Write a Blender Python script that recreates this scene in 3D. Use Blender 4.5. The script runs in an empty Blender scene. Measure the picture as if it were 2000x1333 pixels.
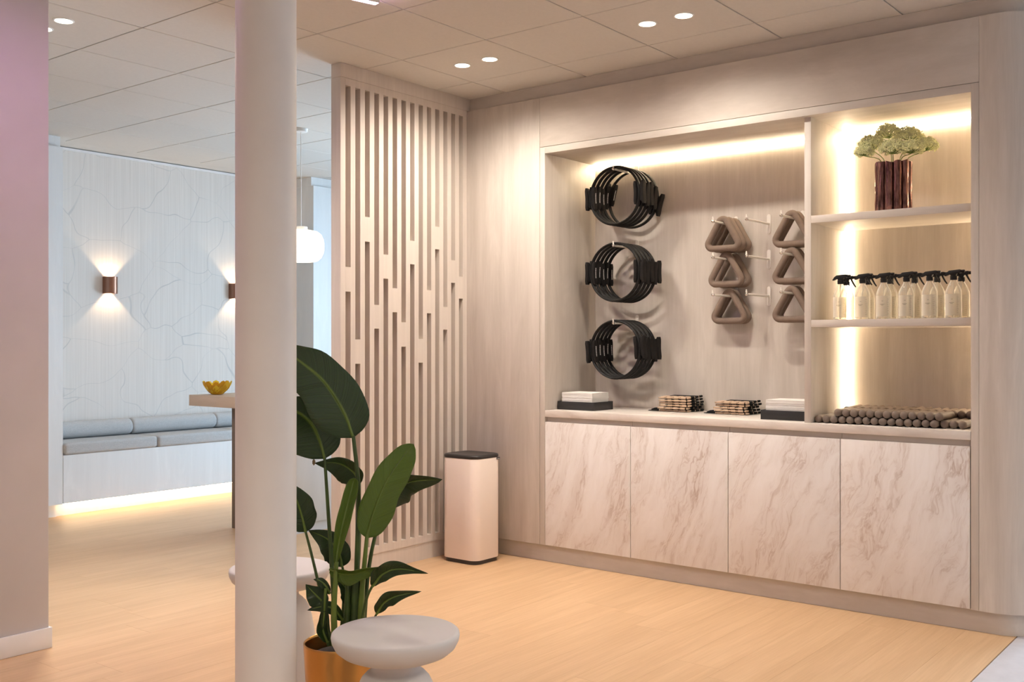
import bpy, bmesh, math, random
from mathutils import Vector, Matrix

# ------------------------------------------------------------------ camera
S = bpy.context.scene
COL = S.collection
PI = math.pi
FPX, CX, CY, TH, EYE, CEIL = 1989.0, 1000.0, 673.0, math.radians(38.28), 1.301, 2.86
FW = Vector((math.cos(TH), math.sin(TH), 0)); RT = Vector((math.sin(TH), -math.cos(TH), 0)); UP = Vector((0, 0, 1))
EYEP = Vector((0, 0, EYE))
cam_d = bpy.data.cameras.new('camera'); cam = bpy.data.objects.new('camera', cam_d); COL.objects.link(cam)
cam.location = EYEP; cam.rotation_euler = (PI / 2, 0, TH - PI / 2)
cam_d.sensor_width = 36; cam_d.lens = FPX / 2000 * 36; cam_d.shift_y = 6.5 / 2000; cam_d.clip_start = 0.05
S.camera = cam

# ------------------------------------------------------------------ world / exposure
W = bpy.data.worlds.new('world'); S.world = W; W.use_nodes = True
bg = W.node_tree.nodes['Background']; bg.inputs[0].default_value = (0.60, 0.80, 1.0, 1); bg.inputs[1].default_value = 21.5
S.view_settings.view_transform = 'Standard'; S.view_settings.look = 'None'
S.view_settings.exposure = -0.08; S.view_settings.gamma = 1.0
try: S.view_settings.use_curve_mapping = False
except Exception: pass
WARM = (1.0, 0.905, 0.79)        # downlights
LEDC = (1.0, 0.82, 0.57)        # niche strips
DOWN_W = 78.0                   # watts of one downlight spot
NICHE_E = 78.0                  # emission of the niche strips
PINK = (1.0, 0.57, 1.0)
PINK_E = 44.0

def portal(name, loc, rot, sx, sy):
    l = bpy.data.lights.new(name, 'AREA'); l.shape = 'RECTANGLE'; l.size = sx; l.size_y = sy
    l.cycles.is_portal = True
    o = bpy.data.objects.new(name, l); COL.objects.link(o); o.location = loc; o.rotation_euler = rot
portal('window_front_daylight_offscreen', (7.58, 0.1, 1.36), (0, PI / 2, 0), 2.5, 1.5)     # light leaves along -Z of the lamp
portal('window_back_daylight_offscreen', (7.58, 5.25, 1.36), (0, PI / 2, 0), 2.5, 1.75)

# ------------------------------------------------------------------ helpers
def ray(x, y): return FW + RT * ((x - CX) / FPX) + UP * ((CY - y) / FPX)
def at(x, y, d): return EYEP + ray(x, y) * d            # pixel direction at a chosen distance
def onY(x, y, v): r = ray(x, y); return EYEP + r * (v / r.y)
def onX(x, y, v): r = ray(x, y); return EYEP + r * (v / r.x)

class G:
    def __init__(s): s.v = []; s.f = []; s.uv = None
    def add(s, vs, fs):
        b = len(s.v); s.v += [tuple(p) for p in vs]; s.f += [tuple(i + b for i in q) for q in fs]; return s
    def box(s, x0, x1, y0, y1, z0, z1):
        x0, x1 = sorted((x0, x1)); y0, y1 = sorted((y0, y1)); z0, z1 = sorted((z0, z1))
        return s.add([(x0, y0, z0), (x1, y0, z0), (x1, y1, z0), (x0, y1, z0), (x0, y0, z1), (x1, y0, z1), (x1, y1, z1), (x0, y1, z1)],
                     [(0, 3, 2, 1), (4, 5, 6, 7), (0, 1, 5, 4), (1, 2, 6, 5), (2, 3, 7, 6), (3, 0, 4, 7)])
    def loft(s, rings, closed=True, caps=True):
        n = len(rings[0]); vs = [p for r in rings for p in r]; fs = []
        for i in range(len(rings) - 1):
            for j in range(n if closed else n - 1):
                k = (j + 1) % n; fs.append((i * n + j, i * n + k, (i + 1) * n + k, (i + 1) * n + j))
        if caps and closed:
            fs.append(tuple(reversed(range(n)))); fs.append(tuple(range((len(rings) - 1) * n, len(rings) * n)))
        return s.add(vs, fs)
    def lathe(s, prof, n=32, c=(0, 0, 0), axis='z', caps=True):
        rings = []
        for r, z in prof:
            ring = []
            for j in range(n):
                a = 2 * PI * j / n; x, y = r * math.cos(a), r * math.sin(a)
                p = (x, y, z) if axis == 'z' else ((z, x, y) if axis == 'x' else (y, z, x))
                ring.append((p[0] + c[0], p[1] + c[1], p[2] + c[2]))
            rings.append(ring)
        return s.loft(rings, True, caps)
    def tube(s, pts, rad, n=8, sq=None):
        pts = [Vector(p) for p in pts]; m = len(pts)
        if not isinstance(rad, (list, tuple)): rad = [rad] * m
        rings = []; t0 = (pts[1] - pts[0]).normalized()
        u = t0.orthogonal().normalized()
        for i in range(m):
            t = (pts[min(i + 1, m - 1)] - pts[max(i - 1, 0)]).normalized()
            u = (u - t * u.dot(t)).normalized(); w = t.cross(u)
            rings.append([pts[i] + (u * math.cos(2 * PI * j / n) + w * math.sin(2 * PI * j / n)) * rad[i] for j in range(n)])
        return s.loft(rings)
    def prism(s, poly, z0, z1):
        return s.loft([[(x, y, z0) for x, y in poly], [(x, y, z1) for x, y in poly]])
    def ring_sweep(s, path, half, n=10):       # closed sweep in the YZ plane; half=(radial, axial x)
        m = len(path); base = len(s.v); vs = []; fs = []
        for i in range(m):
            p0 = Vector(path[i - 1]); p1 = Vector(path[(i + 1) % m]); t = (p1 - p0).normalized()
            nr = Vector((t.y, -t.x))
            for j in range(n):
                a = 2 * PI * j / n
                q = Vector(path[i]) + nr * (half[0] * math.cos(a)); vs.append((half[1] * math.sin(a), q.x, q.y))
        for i in range(m):
            for j in range(n):
                k = (j + 1) % n; i2 = (i + 1) % m
                fs.append((i * n + j, i * n + k, i2 * n + k, i2 * n + j))
        return s.add(vs, fs)

def rrect(x0, x1, y0, y1, r, n=6):
    out = []
    for cx_, cy_, a0 in ((x1 - r, y1 - r, 0), (x0 + r, y1 - r, 90), (x0 + r, y0 + r, 180), (x1 - r, y0 + r, 270)):
        for k in range(n + 1):
            a = math.radians(a0 + 90 * k / n); out.append((cx_ + r * math.cos(a), cy_ + r * math.sin(a)))
    return out

def mesh(name, g, mat, bevel=0, seg=2, smooth=38, off=(0, 0, 0)):
    me = bpy.data.meshes.new(name)
    ox, oy, oz = off
    me.from_pydata([(x - ox, y - oy, z - oz) for x, y, z in g.v], [], g.f)
    bm = bmesh.new(); bm.from_mesh(me)
    if g.uv is None: bmesh.ops.recalc_face_normals(bm, faces=bm.faces)
    if bevel > 0:
        ed = [e for e in bm.edges if len(e.link_faces) == 2 and e.calc_face_angle(0) > 0.6]
        bmesh.ops.bevel(bm, geom=ed, offset=bevel, segments=seg, profile=0.5, affect='EDGES', clamp_overlap=True)
    bm.to_mesh(me); bm.free()
    if g.uv is not None:
        ul = me.uv_layers.new(name='uv')
        for lp in me.loops: ul.data[lp.index].uv = g.uv[lp.vertex_index]
    if smooth:
        me.shade_smooth(); me.set_sharp_from_angle(angle=math.radians(smooth))
    me.materials.append(mat)
    return me
def obj(name, g, mat, parent=None, bevel=0, seg=2, smooth=38, local=False):
    off = (0, 0, 0)
    if parent is not None and not local:
        q = parent; off = Vector((0, 0, 0))
        while q is not None: off = off + q.location; q = q.parent
    o = bpy.data.objects.new(name, mesh(name, g, mat, bevel, seg, smooth, off)); COL.objects.link(o)
    if parent is not None: o.parent = parent
    return o
def link(name, me, parent=None, loc=(0, 0, 0), rot=(0, 0, 0)):
    o = bpy.data.objects.new(name, me); COL.objects.link(o); o.location = loc; o.rotation_euler = rot
    if parent is not None: o.parent = parent
    return o
def tag(o, label, cat, group=None):
    o['label'] = label; o['category'] = cat
    if group: o['group'] = group
    return o
def thing(name, label, cat, loc=(0, 0, 0), rz=0.0, group=None):
    o = bpy.data.objects.new(name, None); COL.objects.link(o); o.empty_display_size = 0.05
    o.location = loc; o.rotation_euler = (0, 0, rz); return tag(o, label, cat, group)
def struct(o): o['kind'] = 'structure'; return o
def sempty(name, loc=(0, 0, 0)):
    o = bpy.data.objects.new(name, None); COL.objects.link(o); o.location = loc; o.empty_display_size = 0.05; return struct(o)
def dup(root, loc=None, rot=None, label=None, group=None):
    def cp(o, par):
        c = o.copy(); COL.objects.link(c); c.parent = par
        for ch in o.children: cp(ch, c)
        return c
    r = cp(root, None)
    if loc is not None: r.location = loc
    if rot is not None: r.rotation_euler = rot
    if label: r['label'] = label
    if group: r['group'] = group
    return r

ORD = ('first', 'second', 'third', 'fourth', 'fifth', 'sixth', 'seventh', 'eighth', 'ninth', 'tenth', 'eleventh', 'twelfth', 'thirteenth', 'fourteenth', 'fifteenth', 'sixteenth', 'seventeenth', 'eighteenth')
# ------------------------------------------------------------------ materials
def newmat(name):
    m = bpy.data.materials.new(name); m.use_nodes = True; nt = m.node_tree
    return m, nt, nt.nodes['Principled BSDF']
def lk(nt, a, b): nt.links.new(a, b)
def node(nt, typ, **kw):
    n = nt.nodes.new(typ)
    for k, v in kw.items():
        if hasattr(n, k): setattr(n, k, v)
        else: n.inputs[k].default_value = v
    return n
def ramp(nt, fac, stops):
    r = nt.nodes.new('ShaderNodeValToRGB'); e = r.color_ramp.elements
    e[0].position, e[0].color = stops[0][0], (*stops[0][1], 1)
    e[1].position, e[1].color = stops[1][0], (*stops[1][1], 1)
    for p, c in stops[2:]:
        k = e.new(p); k.color = (*c, 1)
    lk(nt, fac, r.inputs[0]); return r.outputs[0]
def coords(nt, scale=(1, 1, 1), rot=(0, 0, 0), kind='Object', world=True):
    if world: src = nt.nodes.new('ShaderNodeNewGeometry').outputs['Position']
    else: src = nt.nodes.new('ShaderNodeTexCoord').outputs[kind]
    mp = nt.nodes.new('ShaderNodeMapping'); mp.inputs['Scale'].default_value = scale; mp.inputs['Rotation'].default_value = rot
    lk(nt, src, mp.inputs[0]); return mp.outputs[0]
def noise(nt, vec, scale=5, detail=4, rough=0.55, dist=0):
    n = nt.nodes.new('ShaderNodeTexNoise'); n.inputs['Scale'].default_value = scale; n.inputs['Detail'].default_value = detail
    n.inputs['Roughness'].default_value = rough; n.inputs['Distortion'].default_value = dist
    lk(nt, vec, n.inputs['Vector']); return n.outputs['Fac']
def mixc(nt, fac, a, b, typ='MIX'):
    m = nt.nodes.new('ShaderNodeMix'); m.data_type = 'RGBA'; m.blend_type = typ
    if isinstance(fac, float): m.inputs[0].default_value = fac
    else: lk(nt, fac, m.inputs[0])
    for i, c in ((6, a), (7, b)):
        if isinstance(c, tuple): m.inputs[i].default_value = (*c, 1)
        else: lk(nt, c, m.inputs[i])
    return m.outputs[2]
def bump(nt, b, height, strength=0.1, dist=0.002):
    n = nt.nodes.new('ShaderNodeBump'); n.inputs['Strength'].default_value = strength; n.inputs['Distance'].default_value = dist
    lk(nt, height, n.inputs['Height']); lk(nt, n.outputs[0], b.inputs['Normal'])
def plain(name, col, rough=0.5, metal=0.0, var=0.05, sc=6, spec=0.5, bmp=0.0):
    m, nt, b = newmat(name); v = coords(nt); n = noise(nt, v, sc, 3)
    lo = tuple(c * (1 - var) for c in col); hi = tuple(min(1, c * (1 + var)) for c in col)
    lk(nt, ramp(nt, n, [(0.3, lo), (0.7, hi)]), b.inputs['Base Color'])
    b.inputs['Roughness'].default_value = rough; b.inputs['Metallic'].default_value = metal
    b.inputs['Specular IOR Level'].default_value = spec
    if bmp: bump(nt, b, noise(nt, v, sc * 20, 2), bmp, 0.001)
    return m
def emit(name, col, e):
    m, nt, b = newmat(name); b.inputs['Base Color'].default_value = (*col, 1)
    b.inputs['Emission Color'].default_value = (*col, 1); b.inputs['Emission Strength'].default_value = e
    return m
def grainwood(name, lo, hi, scale, rough=0.55):
    m, nt, b = newmat(name)
    a = noise(nt, coords(nt, scale), 1.0, 5, 0.6, 0.3)
    fine = noise(nt, coords(nt, tuple(s * 9 for s in scale)), 1.0, 3, 0.6)
    blot = noise(nt, coords(nt, tuple(s * 0.35 + 0.9 for s in scale)), 1.2, 4, 0.6, 1.2)
    c = ramp(nt, a, [(0.25, lo), (0.75, hi)])
    mid = tuple((x + y) * 0.5 for x, y in zip(lo, hi)); br = tuple(min(1, x * 1.10) for x in hi)
    c = mixc(nt, 0.42, c, ramp(nt, blot, [(0.3, lo), (0.55, mid), (0.75, br)]))
    c = mixc(nt, 0.10, c, ramp(nt, fine, [(0.35, lo), (0.65, hi)]))
    lk(nt, c, b.inputs['Base Color']); b.inputs['Roughness'].default_value = rough
    bump(nt, b, fine, 0.06, 0.001); return m

M = {}
PLO, PHI_ = (0.46, 0.405, 0.35), (0.66, 0.60, 0.54)
M['panel_v'] = grainwood('stained panel upright grain', PLO, PHI_, (16, 16, 0.9))
M['panel_h'] = grainwood('stained panel lying grain', PLO, PHI_, (16, 1.3, 6))
M['slat'] = grainwood('slat wood', (0.57, 0.50, 0.44), (0.69, 0.62, 0.55), (40, 40, 1.0))
M['shelf'] = grainwood('shelf board', PLO, (0.62, 0.56, 0.50), (14, 1.3, 14))
M['white_panel'] = grainwood('pale back room panel', (0.68, 0.685, 0.68), (0.77, 0.775, 0.77), (14, 14, 0.9))
# marble laminate
m, nt, b = newmat('rose marble laminate')
v = coords(nt, (1, 1, 0.62), (math.radians(-30), 0, 0))
warp = noise(nt, v, 1.6, 5, 0.6)
vv = nt.nodes.new('ShaderNodeVectorMath'); vv.operation = 'MULTIPLY_ADD'
cmb = nt.nodes.new('ShaderNodeCombineXYZ'); lk(nt, warp, cmb.inputs[1]); lk(nt, warp, cmb.inputs[2])
lk(nt, cmb.outputs[0], vv.inputs[0]); vv.inputs[1].default_value = (0, 0.35, 0.2); lk(nt, v, vv.inputs[2])
def ridge(nt, vec, sc, w):
    n = noise(nt, vec, sc, 6, 0.62, 0.6)
    s1 = node(nt, 'ShaderNodeMath', operation='SUBTRACT'); lk(nt, n, s1.inputs[0]); s1.inputs[1].default_value = 0.5
    s2 = node(nt, 'ShaderNodeMath', operation='ABSOLUTE'); lk(nt, s1.outputs[0], s2.inputs[0])
    r = node(nt, 'ShaderNodeMapRange'); lk(nt, s2.outputs[0], r.inputs[0]); r.inputs[1].default_value = 0; r.inputs[2].default_value = w
    r.inputs[3].default_value = 1; r.inputs[4].default_value = 0; return r.outputs[0]
mpv = nt.nodes.new('ShaderNodeMapping'); lk(nt, vv.outputs[0], mpv.inputs[0]); mpv.inputs['Scale'].default_value = (1, 2.9, 0.9)
r1 = ridge(nt, mpv.outputs[0], 2.2, 0.022); r2 = ridge(nt, mpv.outputs[0], 6.5, 0.035)
patch = noise(nt, mpv.outputs[0], 3.0, 5, 0.62)
msk = node(nt, 'ShaderNodeMapRange'); lk(nt, patch, msk.inputs[0]); msk.inputs[1].default_value = 0.42; msk.inputs[2].default_value = 0.68
f1 = node(nt, 'ShaderNodeMath', operation='MULTIPLY'); lk(nt, r1, f1.inputs[0]); lk(nt, msk.outputs[0], f1.inputs[1])
f2 = node(nt, 'ShaderNodeMath', operation='MULTIPLY'); lk(nt, r2, f2.inputs[0]); lk(nt, msk.outputs[0], f2.inputs[1])
f1b = node(nt, 'ShaderNodeMath', operation='MULTIPLY'); lk(nt, f1.outputs[0], f1b.inputs[0]); f1b.inputs[1].default_value = 0.72
f2b = node(nt, 'ShaderNodeMath', operation='MULTIPLY'); lk(nt, f2.outputs[0], f2b.inputs[0]); f2b.inputs[1].default_value = 0.52
c = ramp(nt, patch, [(0.34, (0.81, 0.775, 0.75)), (0.70, (0.69, 0.63, 0.585))])
c = mixc(nt, f1b.outputs[0], c, (0.40, 0.27, 0.20)); c = mixc(nt, f2b.outputs[0], c, (0.42, 0.29, 0.22))
lk(nt, c, b.inputs['Base Color']); b.inputs['Roughness'].default_value = 0.42
M['marble'] = m
m, nt, b = newmat('worktop stone')
n1 = noise(nt, coords(nt, (3, 1.2, 3)), 2.5, 6, 0.6, 0.8)
lk(nt, ramp(nt, n1, [(0.3, (0.60, 0.53, 0.47)), (0.6, (0.76, 0.70, 0.64))]), b.inputs['Base Color']); b.inputs['Roughness'].default_value = 0.35
M['worktop'] = m
# floor planks
m, nt, b = newmat('oak plank')
oi = nt.nodes.new('ShaderNodeObjectInfo')
add = nt.nodes.new('ShaderNodeVectorMath'); add.operation = 'ADD'
sc_ = node(nt, 'ShaderNodeMath', operation='MULTIPLY'); lk(nt, oi.outputs['Random'], sc_.inputs[0]); sc_.inputs[1].default_value = 37.0
cb = nt.nodes.new('ShaderNodeCombineXYZ')
for k in range(3): lk(nt, sc_.outputs[0], cb.inputs[k])
lk(nt, coords(nt, (0.7, 9, 1)), add.inputs[0]); lk(nt, cb.outputs[0], add.inputs[1])
g1 = noise(nt, add.outputs[0], 1.6, 5, 0.6, 0.7)
g2 = noise(nt, coords(nt, (3, 90, 1)), 1.0, 3, 0.6)
c = ramp(nt, g1, [(0.28, (0.53, 0.335, 0.180)), (0.72, (0.65, 0.435, 0.250))])
c = mixc(nt, 0.22, c, ramp(nt, g2, [(0.35, (0.48, 0.295, 0.155)), (0.65, (0.68, 0.46, 0.27))]))
hs = nt.nodes.new('ShaderNodeHueSaturation'); lk(nt, c, hs.inputs['Color'])
vr = node(nt, 'ShaderNodeMapRange'); lk(nt, oi.outputs['Random'], vr.inputs[0]); vr.inputs[3].default_value = 0.97; vr.inputs[4].default_value = 1.025
lk(nt, vr.outputs[0], hs.inputs['Value']); lk(nt, hs.outputs[0], b.inputs['Base Color'])
b.inputs['Roughness'].default_value = 0.45; bump(nt, b, g2, 0.05, 0.001)
M['plank'] = m
M['greyfloor'] = plain('grey entrance floor', (0.50, 0.47, 0.48), 0.7, 0, 0.05, 14, 0.3)
M['subfloor'] = plain('subfloor', (0.20, 0.14, 0.09), 0.8)
M['tile'] = plain('ceiling tile', (0.62, 0.59, 0.55), 0.9, 0, 0.02, 60, 0.2, 0.05)
M['tee'] = plain('ceiling grid', (0.60, 0.57, 0.53), 0.7)
M['plaster'] = plain('white plaster', (0.56, 0.53, 0.525), 0.85, 0, 0.04, 3, 0.3, 0.04)
M['paint'] = plain('painted trim', (0.76, 0.74, 0.72), 0.5)
M['column'] = plain('column paint', (0.72, 0.69, 0.66), 0.45, 0, 0.03, 5)
# wallpaper with drawn leaf outlines
m, nt, b = newmat('leaf outline wallpaper')
base = coords(nt, (1, 1, 1.05))
wn = nt.nodes.new('ShaderNodeTexNoise'); wn.inputs['Scale'].default_value = 1.7; wn.inputs['Detail'].default_value = 2; lk(nt, base, wn.inputs['Vector'])
wa = nt.nodes.new('ShaderNodeVectorMath'); wa.operation = 'MULTIPLY_ADD'; lk(nt, wn.outputs['Color'], wa.inputs[0]); wa.inputs[1].default_value = (0.55, 0.0, 0.55); lk(nt, base, wa.inputs[2])
def lines(scale, w, loc):
    mp = nt.nodes.new('ShaderNodeMapping'); lk(nt, wa.outputs[0], mp.inputs[0]); mp.inputs['Scale'].default_value = scale; mp.inputs['Location'].default_value = loc
    vo = nt.nodes.new('ShaderNodeTexVoronoi'); vo.feature = 'DISTANCE_TO_EDGE'; vo.inputs['Scale'].default_value = 1; lk(nt, mp.outputs[0], vo.inputs['Vector'])
    r = node(nt, 'ShaderNodeMapRange'); lk(nt, vo.outputs[0], r.inputs[0]); r.inputs[1].default_value = w * 0.4; r.inputs[2].default_value = w; r.inputs[3].default_value = 1; r.inputs[4].default_value = 0
    return r.outputs[0]
l1 = lines((2.0, 0.0, 2.7), 0.0075, (0, 0, 0))
fade = noise(nt, coords(nt), 3.0, 2)
fr = node(nt, 'ShaderNodeMapRange'); lk(nt, fade, fr.inputs[0]); fr.inputs[1].default_value = 0.25; fr.inputs[2].default_value = 0.6; fr.inputs[3].default_value = 0.15; fr.inputs[4].default_value = 0.75
lf = node(nt, 'ShaderNodeMath', operation='MULTIPLY'); lk(nt, l1, lf.inputs[0]); lk(nt, fr.outputs[0], lf.inputs[1])
st = noise(nt, coords(nt, (90, 1, 1.2)), 1.0, 3, 0.6)
c = ramp(nt, st, [(0.3, (0.65, 0.60, 0.55)), (0.7, (0.73, 0.68, 0.63))])
c = mixc(nt, lf.outputs[0], c, (0.50, 0.48, 0.46)); lk(nt, c, b.inputs['Base Color']); b.inputs['Roughness'].default_value = 0.8
M['wallpaper'] = m
# fabrics, rubber, plants, glass
m, nt, b = newmat('grey upholstery')
f_ = noise(nt, coords(nt, (260, 260, 260)), 1.0, 2, 0.7); f2_ = noise(nt, coords(nt, (30, 30, 200)), 1.0, 3)
c = ramp(nt, f_, [(0.3, (0.36, 0.36, 0.36)), (0.7, (0.55, 0.55, 0.545))]); c = mixc(nt, 0.3, c, ramp(nt, f2_, [(0.3, (0.38, 0.38, 0.38)), (0.7, (0.54, 0.54, 0.53))]))
lk(nt, c, b.inputs['Base Color']); b.inputs['Roughness'].default_value = 0.95; b.inputs['Specular IOR Level'].default_value = 0.2; bump(nt, b, f_, 0.2, 0.002)
M['fabric'] = m
M['black'] = plain('black rubber', (0.006, 0.0055, 0.0055), 0.6, 0, 0.1, 20, 0.3)
M['black_foam'] = plain('black foam grip', (0.011, 0.0095, 0.009), 0.8, 0, 0.1, 40, 0.2)
M['black_cloth'] = plain('black strap cloth', (0.010, 0.010, 0.010), 0.9, 0, 0.2, 60, 0.2)
M['print_white'] = plain('white print', (0.75, 0.74, 0.72), 0.6)
M['print_dark'] = plain('dark print', (0.10, 0.10, 0.10), 0.6)
M['brown_foam'] = plain('brown foam', (0.200, 0.148, 0.116), 0.85, 0, 0.06, 30, 0.25, 0.05)
M['taupe'] = plain('taupe weight coating', (0.190, 0.146, 0.118), 0.62, 0, 0.06, 30, 0.3)
M['beige_bead'] = plain('beige silicone', (0.50, 0.36, 0.25), 0.6, 0, 0.05, 40)
M['hook'] = plain('cream enamelled steel', (0.80, 0.76, 0.70), 0.3)
M['chrome'] = plain('chrome tip', (0.75, 0.72, 0.70), 0.12, 1.0, 0.02)
M['tray'] = plain('black tray', (0.018, 0.017, 0.018), 0.5)
M['paper'] = plain('white tissue', (0.80, 0.77, 0.73), 0.9, 0, 0.03, 30)
M['bin'] = plain('blush bin enamel', (0.86, 0.75, 0.665), 0.42, 0, 0.02, 4)
M['bin_dark'] = plain('dark bin plastic', (0.030, 0.027, 0.026), 0.38, 0, 0.1, 30)
M['stool'] = plain('pale matt stool', (0.58, 0.55, 0.53), 0.62, 0, 0.02, 4, 0.3)
M['brass'] = plain('brushed brass pot', (0.56, 0.31, 0.10), 0.28, 1.0, 0.06, 9)
M['soil'] = plain('soil', (0.02, 0.014, 0.01), 0.95, 0, 0.4, 80)
M['stem'] = plain('petiole green', (0.045, 0.085, 0.016), 0.42, 0, 0.3, 12)
M['stem_light'] = plain('young petiole green', (0.11, 0.17, 0.025), 0.42, 0, 0.2, 12)
def leafmat(name, lo, hi, rib, trans):
    m, nt, b = newmat(name)
    uv = nt.nodes.new('ShaderNodeUVMap'); uv.uv_map = 'uv'; sp = nt.nodes.new('ShaderNodeSeparateXYZ'); lk(nt, uv.outputs[0], sp.inputs[0])
    av = node(nt, 'ShaderNodeMath', operation='ABSOLUTE'); lk(nt, sp.outputs[1], av.inputs[0])
    sk = node(nt, 'ShaderNodeMath', operation='MULTIPLY_ADD'); lk(nt, av.outputs[0], sk.inputs[0]); sk.inputs[1].default_value = -0.16; lk(nt, sp.outputs[0], sk.inputs[2])
    cb = nt.nodes.new('ShaderNodeCombineXYZ'); lk(nt, sk.outputs[0], cb.inputs[0])
    vn = noise(nt, cb.outputs[0], 60, 2, 0.6)
    c = ramp(nt, vn, [(0.3, lo), (0.7, hi)])
    rb = node(nt, 'ShaderNodeMapRange'); lk(nt, av.outputs[0], rb.inputs[0]); rb.inputs[1].default_value = 0.03; rb.inputs[2].default_value = 0.085; rb.inputs[3].default_value = 1; rb.inputs[4].default_value = 0
    c = mixc(nt, rb.outputs[0], c, rib); lk(nt, c, b.inputs['Base Color'])
    b.inputs['Roughness'].default_value = 0.30; b.inputs['Coat Weight'].default_value = 0.18; b.inputs['Coat Roughness'].default_value = 0.18; b.inputs['Specular IOR Level'].default_value = 0.5
    bump(nt, b, vn, 0.8, 0.006)
    tr = nt.nodes.new('ShaderNodeBsdfTranslucent'); lk(nt, mixc(nt, 0.5, c, (hi[0] * 2.2, hi[1] * 2.0, hi[2])), tr.inputs[0])
    mx = nt.nodes.new('ShaderNodeMixShader'); mx.inputs[0].default_value = trans
    lk(nt, b.outputs[0], mx.inputs[1]); lk(nt, tr.outputs[0], mx.inputs[2]); lk(nt, mx.outputs[0], nt.nodes['Material Output'].inputs[0]); return m
M['leaf'] = leafmat('dark glossy leaf', (0.009, 0.028, 0.004), (0.026, 0.064, 0.008), (0.11, 0.18, 0.022), 0.12)
M['leaf_backlit'] = leafmat('light backlit leaf', (0.085, 0.150, 0.014), (0.125, 0.205, 0.020), (0.13, 0.20, 0.03), 0.30)  # lighter leaf green, with a backlit look put into the base colour
M['leaf_dry'] = plain('dry leaf tip', (0.16, 0.11, 0.055), 0.8)
def clear(name, tint, t, rough=0.06):
    m, nt, b = newmat(name); b.inputs['Base Color'].default_value = (*tint, 1); b.inputs['Roughness'].default_value = rough
    tr = nt.nodes.new('ShaderNodeBsdfTransparent'); tr.inputs[0].default_value = (*tint, 1)
    lw = nt.nodes.new('ShaderNodeLayerWeight'); lw.inputs[0].default_value = 0.35
    r = node(nt, 'ShaderNodeMapRange'); lk(nt, lw.outputs['Facing'], r.inputs[0]); r.inputs[3].default_value = 1 - t; r.inputs[4].default_value = min(1, 1 - t + 0.55)
    mx = nt.nodes.new('ShaderNodeMixShader'); lk(nt, r.outputs[0], mx.inputs[0]); lk(nt, tr.outputs[0], mx.inputs[1]); lk(nt, b.outputs[0], mx.inputs[2])
    lk(nt, mx.outputs[0], nt.nodes['Material Output'].inputs[0]); return m
M['bottle'] = clear('clear bottle', (0.96, 0.94, 0.88), 0.86)
M['label'] = clear('milky label film', (0.86, 0.83, 0.76), 0.66, 0.6)
M['pane'] = clear('window glass', (0.95, 0.98, 1.0), 0.94)
M['amber'] = clear('amber glass petal', (0.80, 0.46, 0.02), 0.35, 0.1)
M['amber_light'] = clear('yellow glass petal', (0.95, 0.72, 0.04), 0.30, 0.1)
m, nt, b = newmat('bronze glazed vase')
vn = noise(nt, coords(nt, (60, 60, 12)), 1.0, 3, 0.6)
lk(nt, ramp(nt, vn, [(0.35, (0.050, 0.022, 0.018)), (0.65, (0.30, 0.15, 0.13))]), b.inputs['Base Color'])
b.inputs['Metallic'].default_value = 0.8; b.inputs['Roughness'].default_value = 0.16; bump(nt, b, vn, 0.5, 0.004)
M['vase'] = m
M['floret'] = plain('pale green floret', (0.80, 0.80, 0.48), 0.8, 0, 0.25, 60, 0.2)
M['flower_stem'] = plain('flower stalk', (0.16, 0.22, 0.05), 0.6)
M['bronze'] = plain('copper bronze lamp', (0.30, 0.15, 0.10), 0.30, 0.9, 0.06, 9)
M['dark_leg'] = plain('brown table leg', (0.16, 0.115, 0.085), 0.55, 0, 0.12, 9)
M['table_wood'] = grainwood('pale oak table', (0.52, 0.40, 0.30), (0.66, 0.53, 0.42), (2, 2, 20))
M['grey_top'] = plain('grey island top', (0.50, 0.49, 0.49), 0.4)
M['dark_gap'] = plain('dark window frame', (0.06, 0.065, 0.08), 0.5)
M['white_met'] = plain('white lamp metal', (0.80, 0.79, 0.77), 0.4)
M['down_e'] = emit('downlight glow', (1.0, 0.86, 0.66), 14.0)
M['led'] = emit('warm strip glow', LEDC, NICHE_E)
M['kick'] = emit('bench strip glow', (1.0, 0.72, 0.44), 26.0)
M['pendant'] = emit('opal glass glow', (1.0, 0.86, 0.66), 3.0)
M['pinkled'] = emit('pink tube glow', PINK, PINK_E)
M['filament'] = emit('sconce bulb glow', (1.0, 0.70, 0.42), 12.0)

# ------------------------------------------------------------------ shell
WX = 4.892        # face of the cabinet wall
NB = 5.436        # back of the niche
SY = 4.225        # face of the slatted partition
LY = 4.264        # face of the near left wall
BY = 7.77         # back wall
fl = struct(obj('floor', G().box(-2.5, 7.6, -2.5, 7.9, -0.2, -0.010), M['subfloor']))
random.seed(4)
PW = 0.205; y = 1.045; rows = []
pi_ = 0
while y < 7.75:
    y1 = min(y + PW, 7.77); x = 0.9 - random.random() * 1.3
    while x < 6.3:
        x1 = x + 1.45
        a0, a1 = max(x, 0.9), min(x1, 6.3)
        if a1 - a0 > 0.03:
            obj('plank', G().box(a0 + 0.0003, a1 - 0.0003, y + 0.0003, y1 - 0.0003, -0.009, 0.0), M['plank'], fl, smooth=0)
        x = x1
    y = y1
o = obj('plank_field', G().box(-2.5, 0.9, 1.045, 7.77, -0.009, 0).box(6.3, 7.6, 1.045, 7.77, -0.009, 0), M['plank'], fl, smooth=0); o['kind'] = 'stuff'
obj('entrance_floor', G().box(-2.5, 7.6, -2.5, 1.040, -0.009, 0.0), M['greyfloor'], fl, smooth=0)

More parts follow.
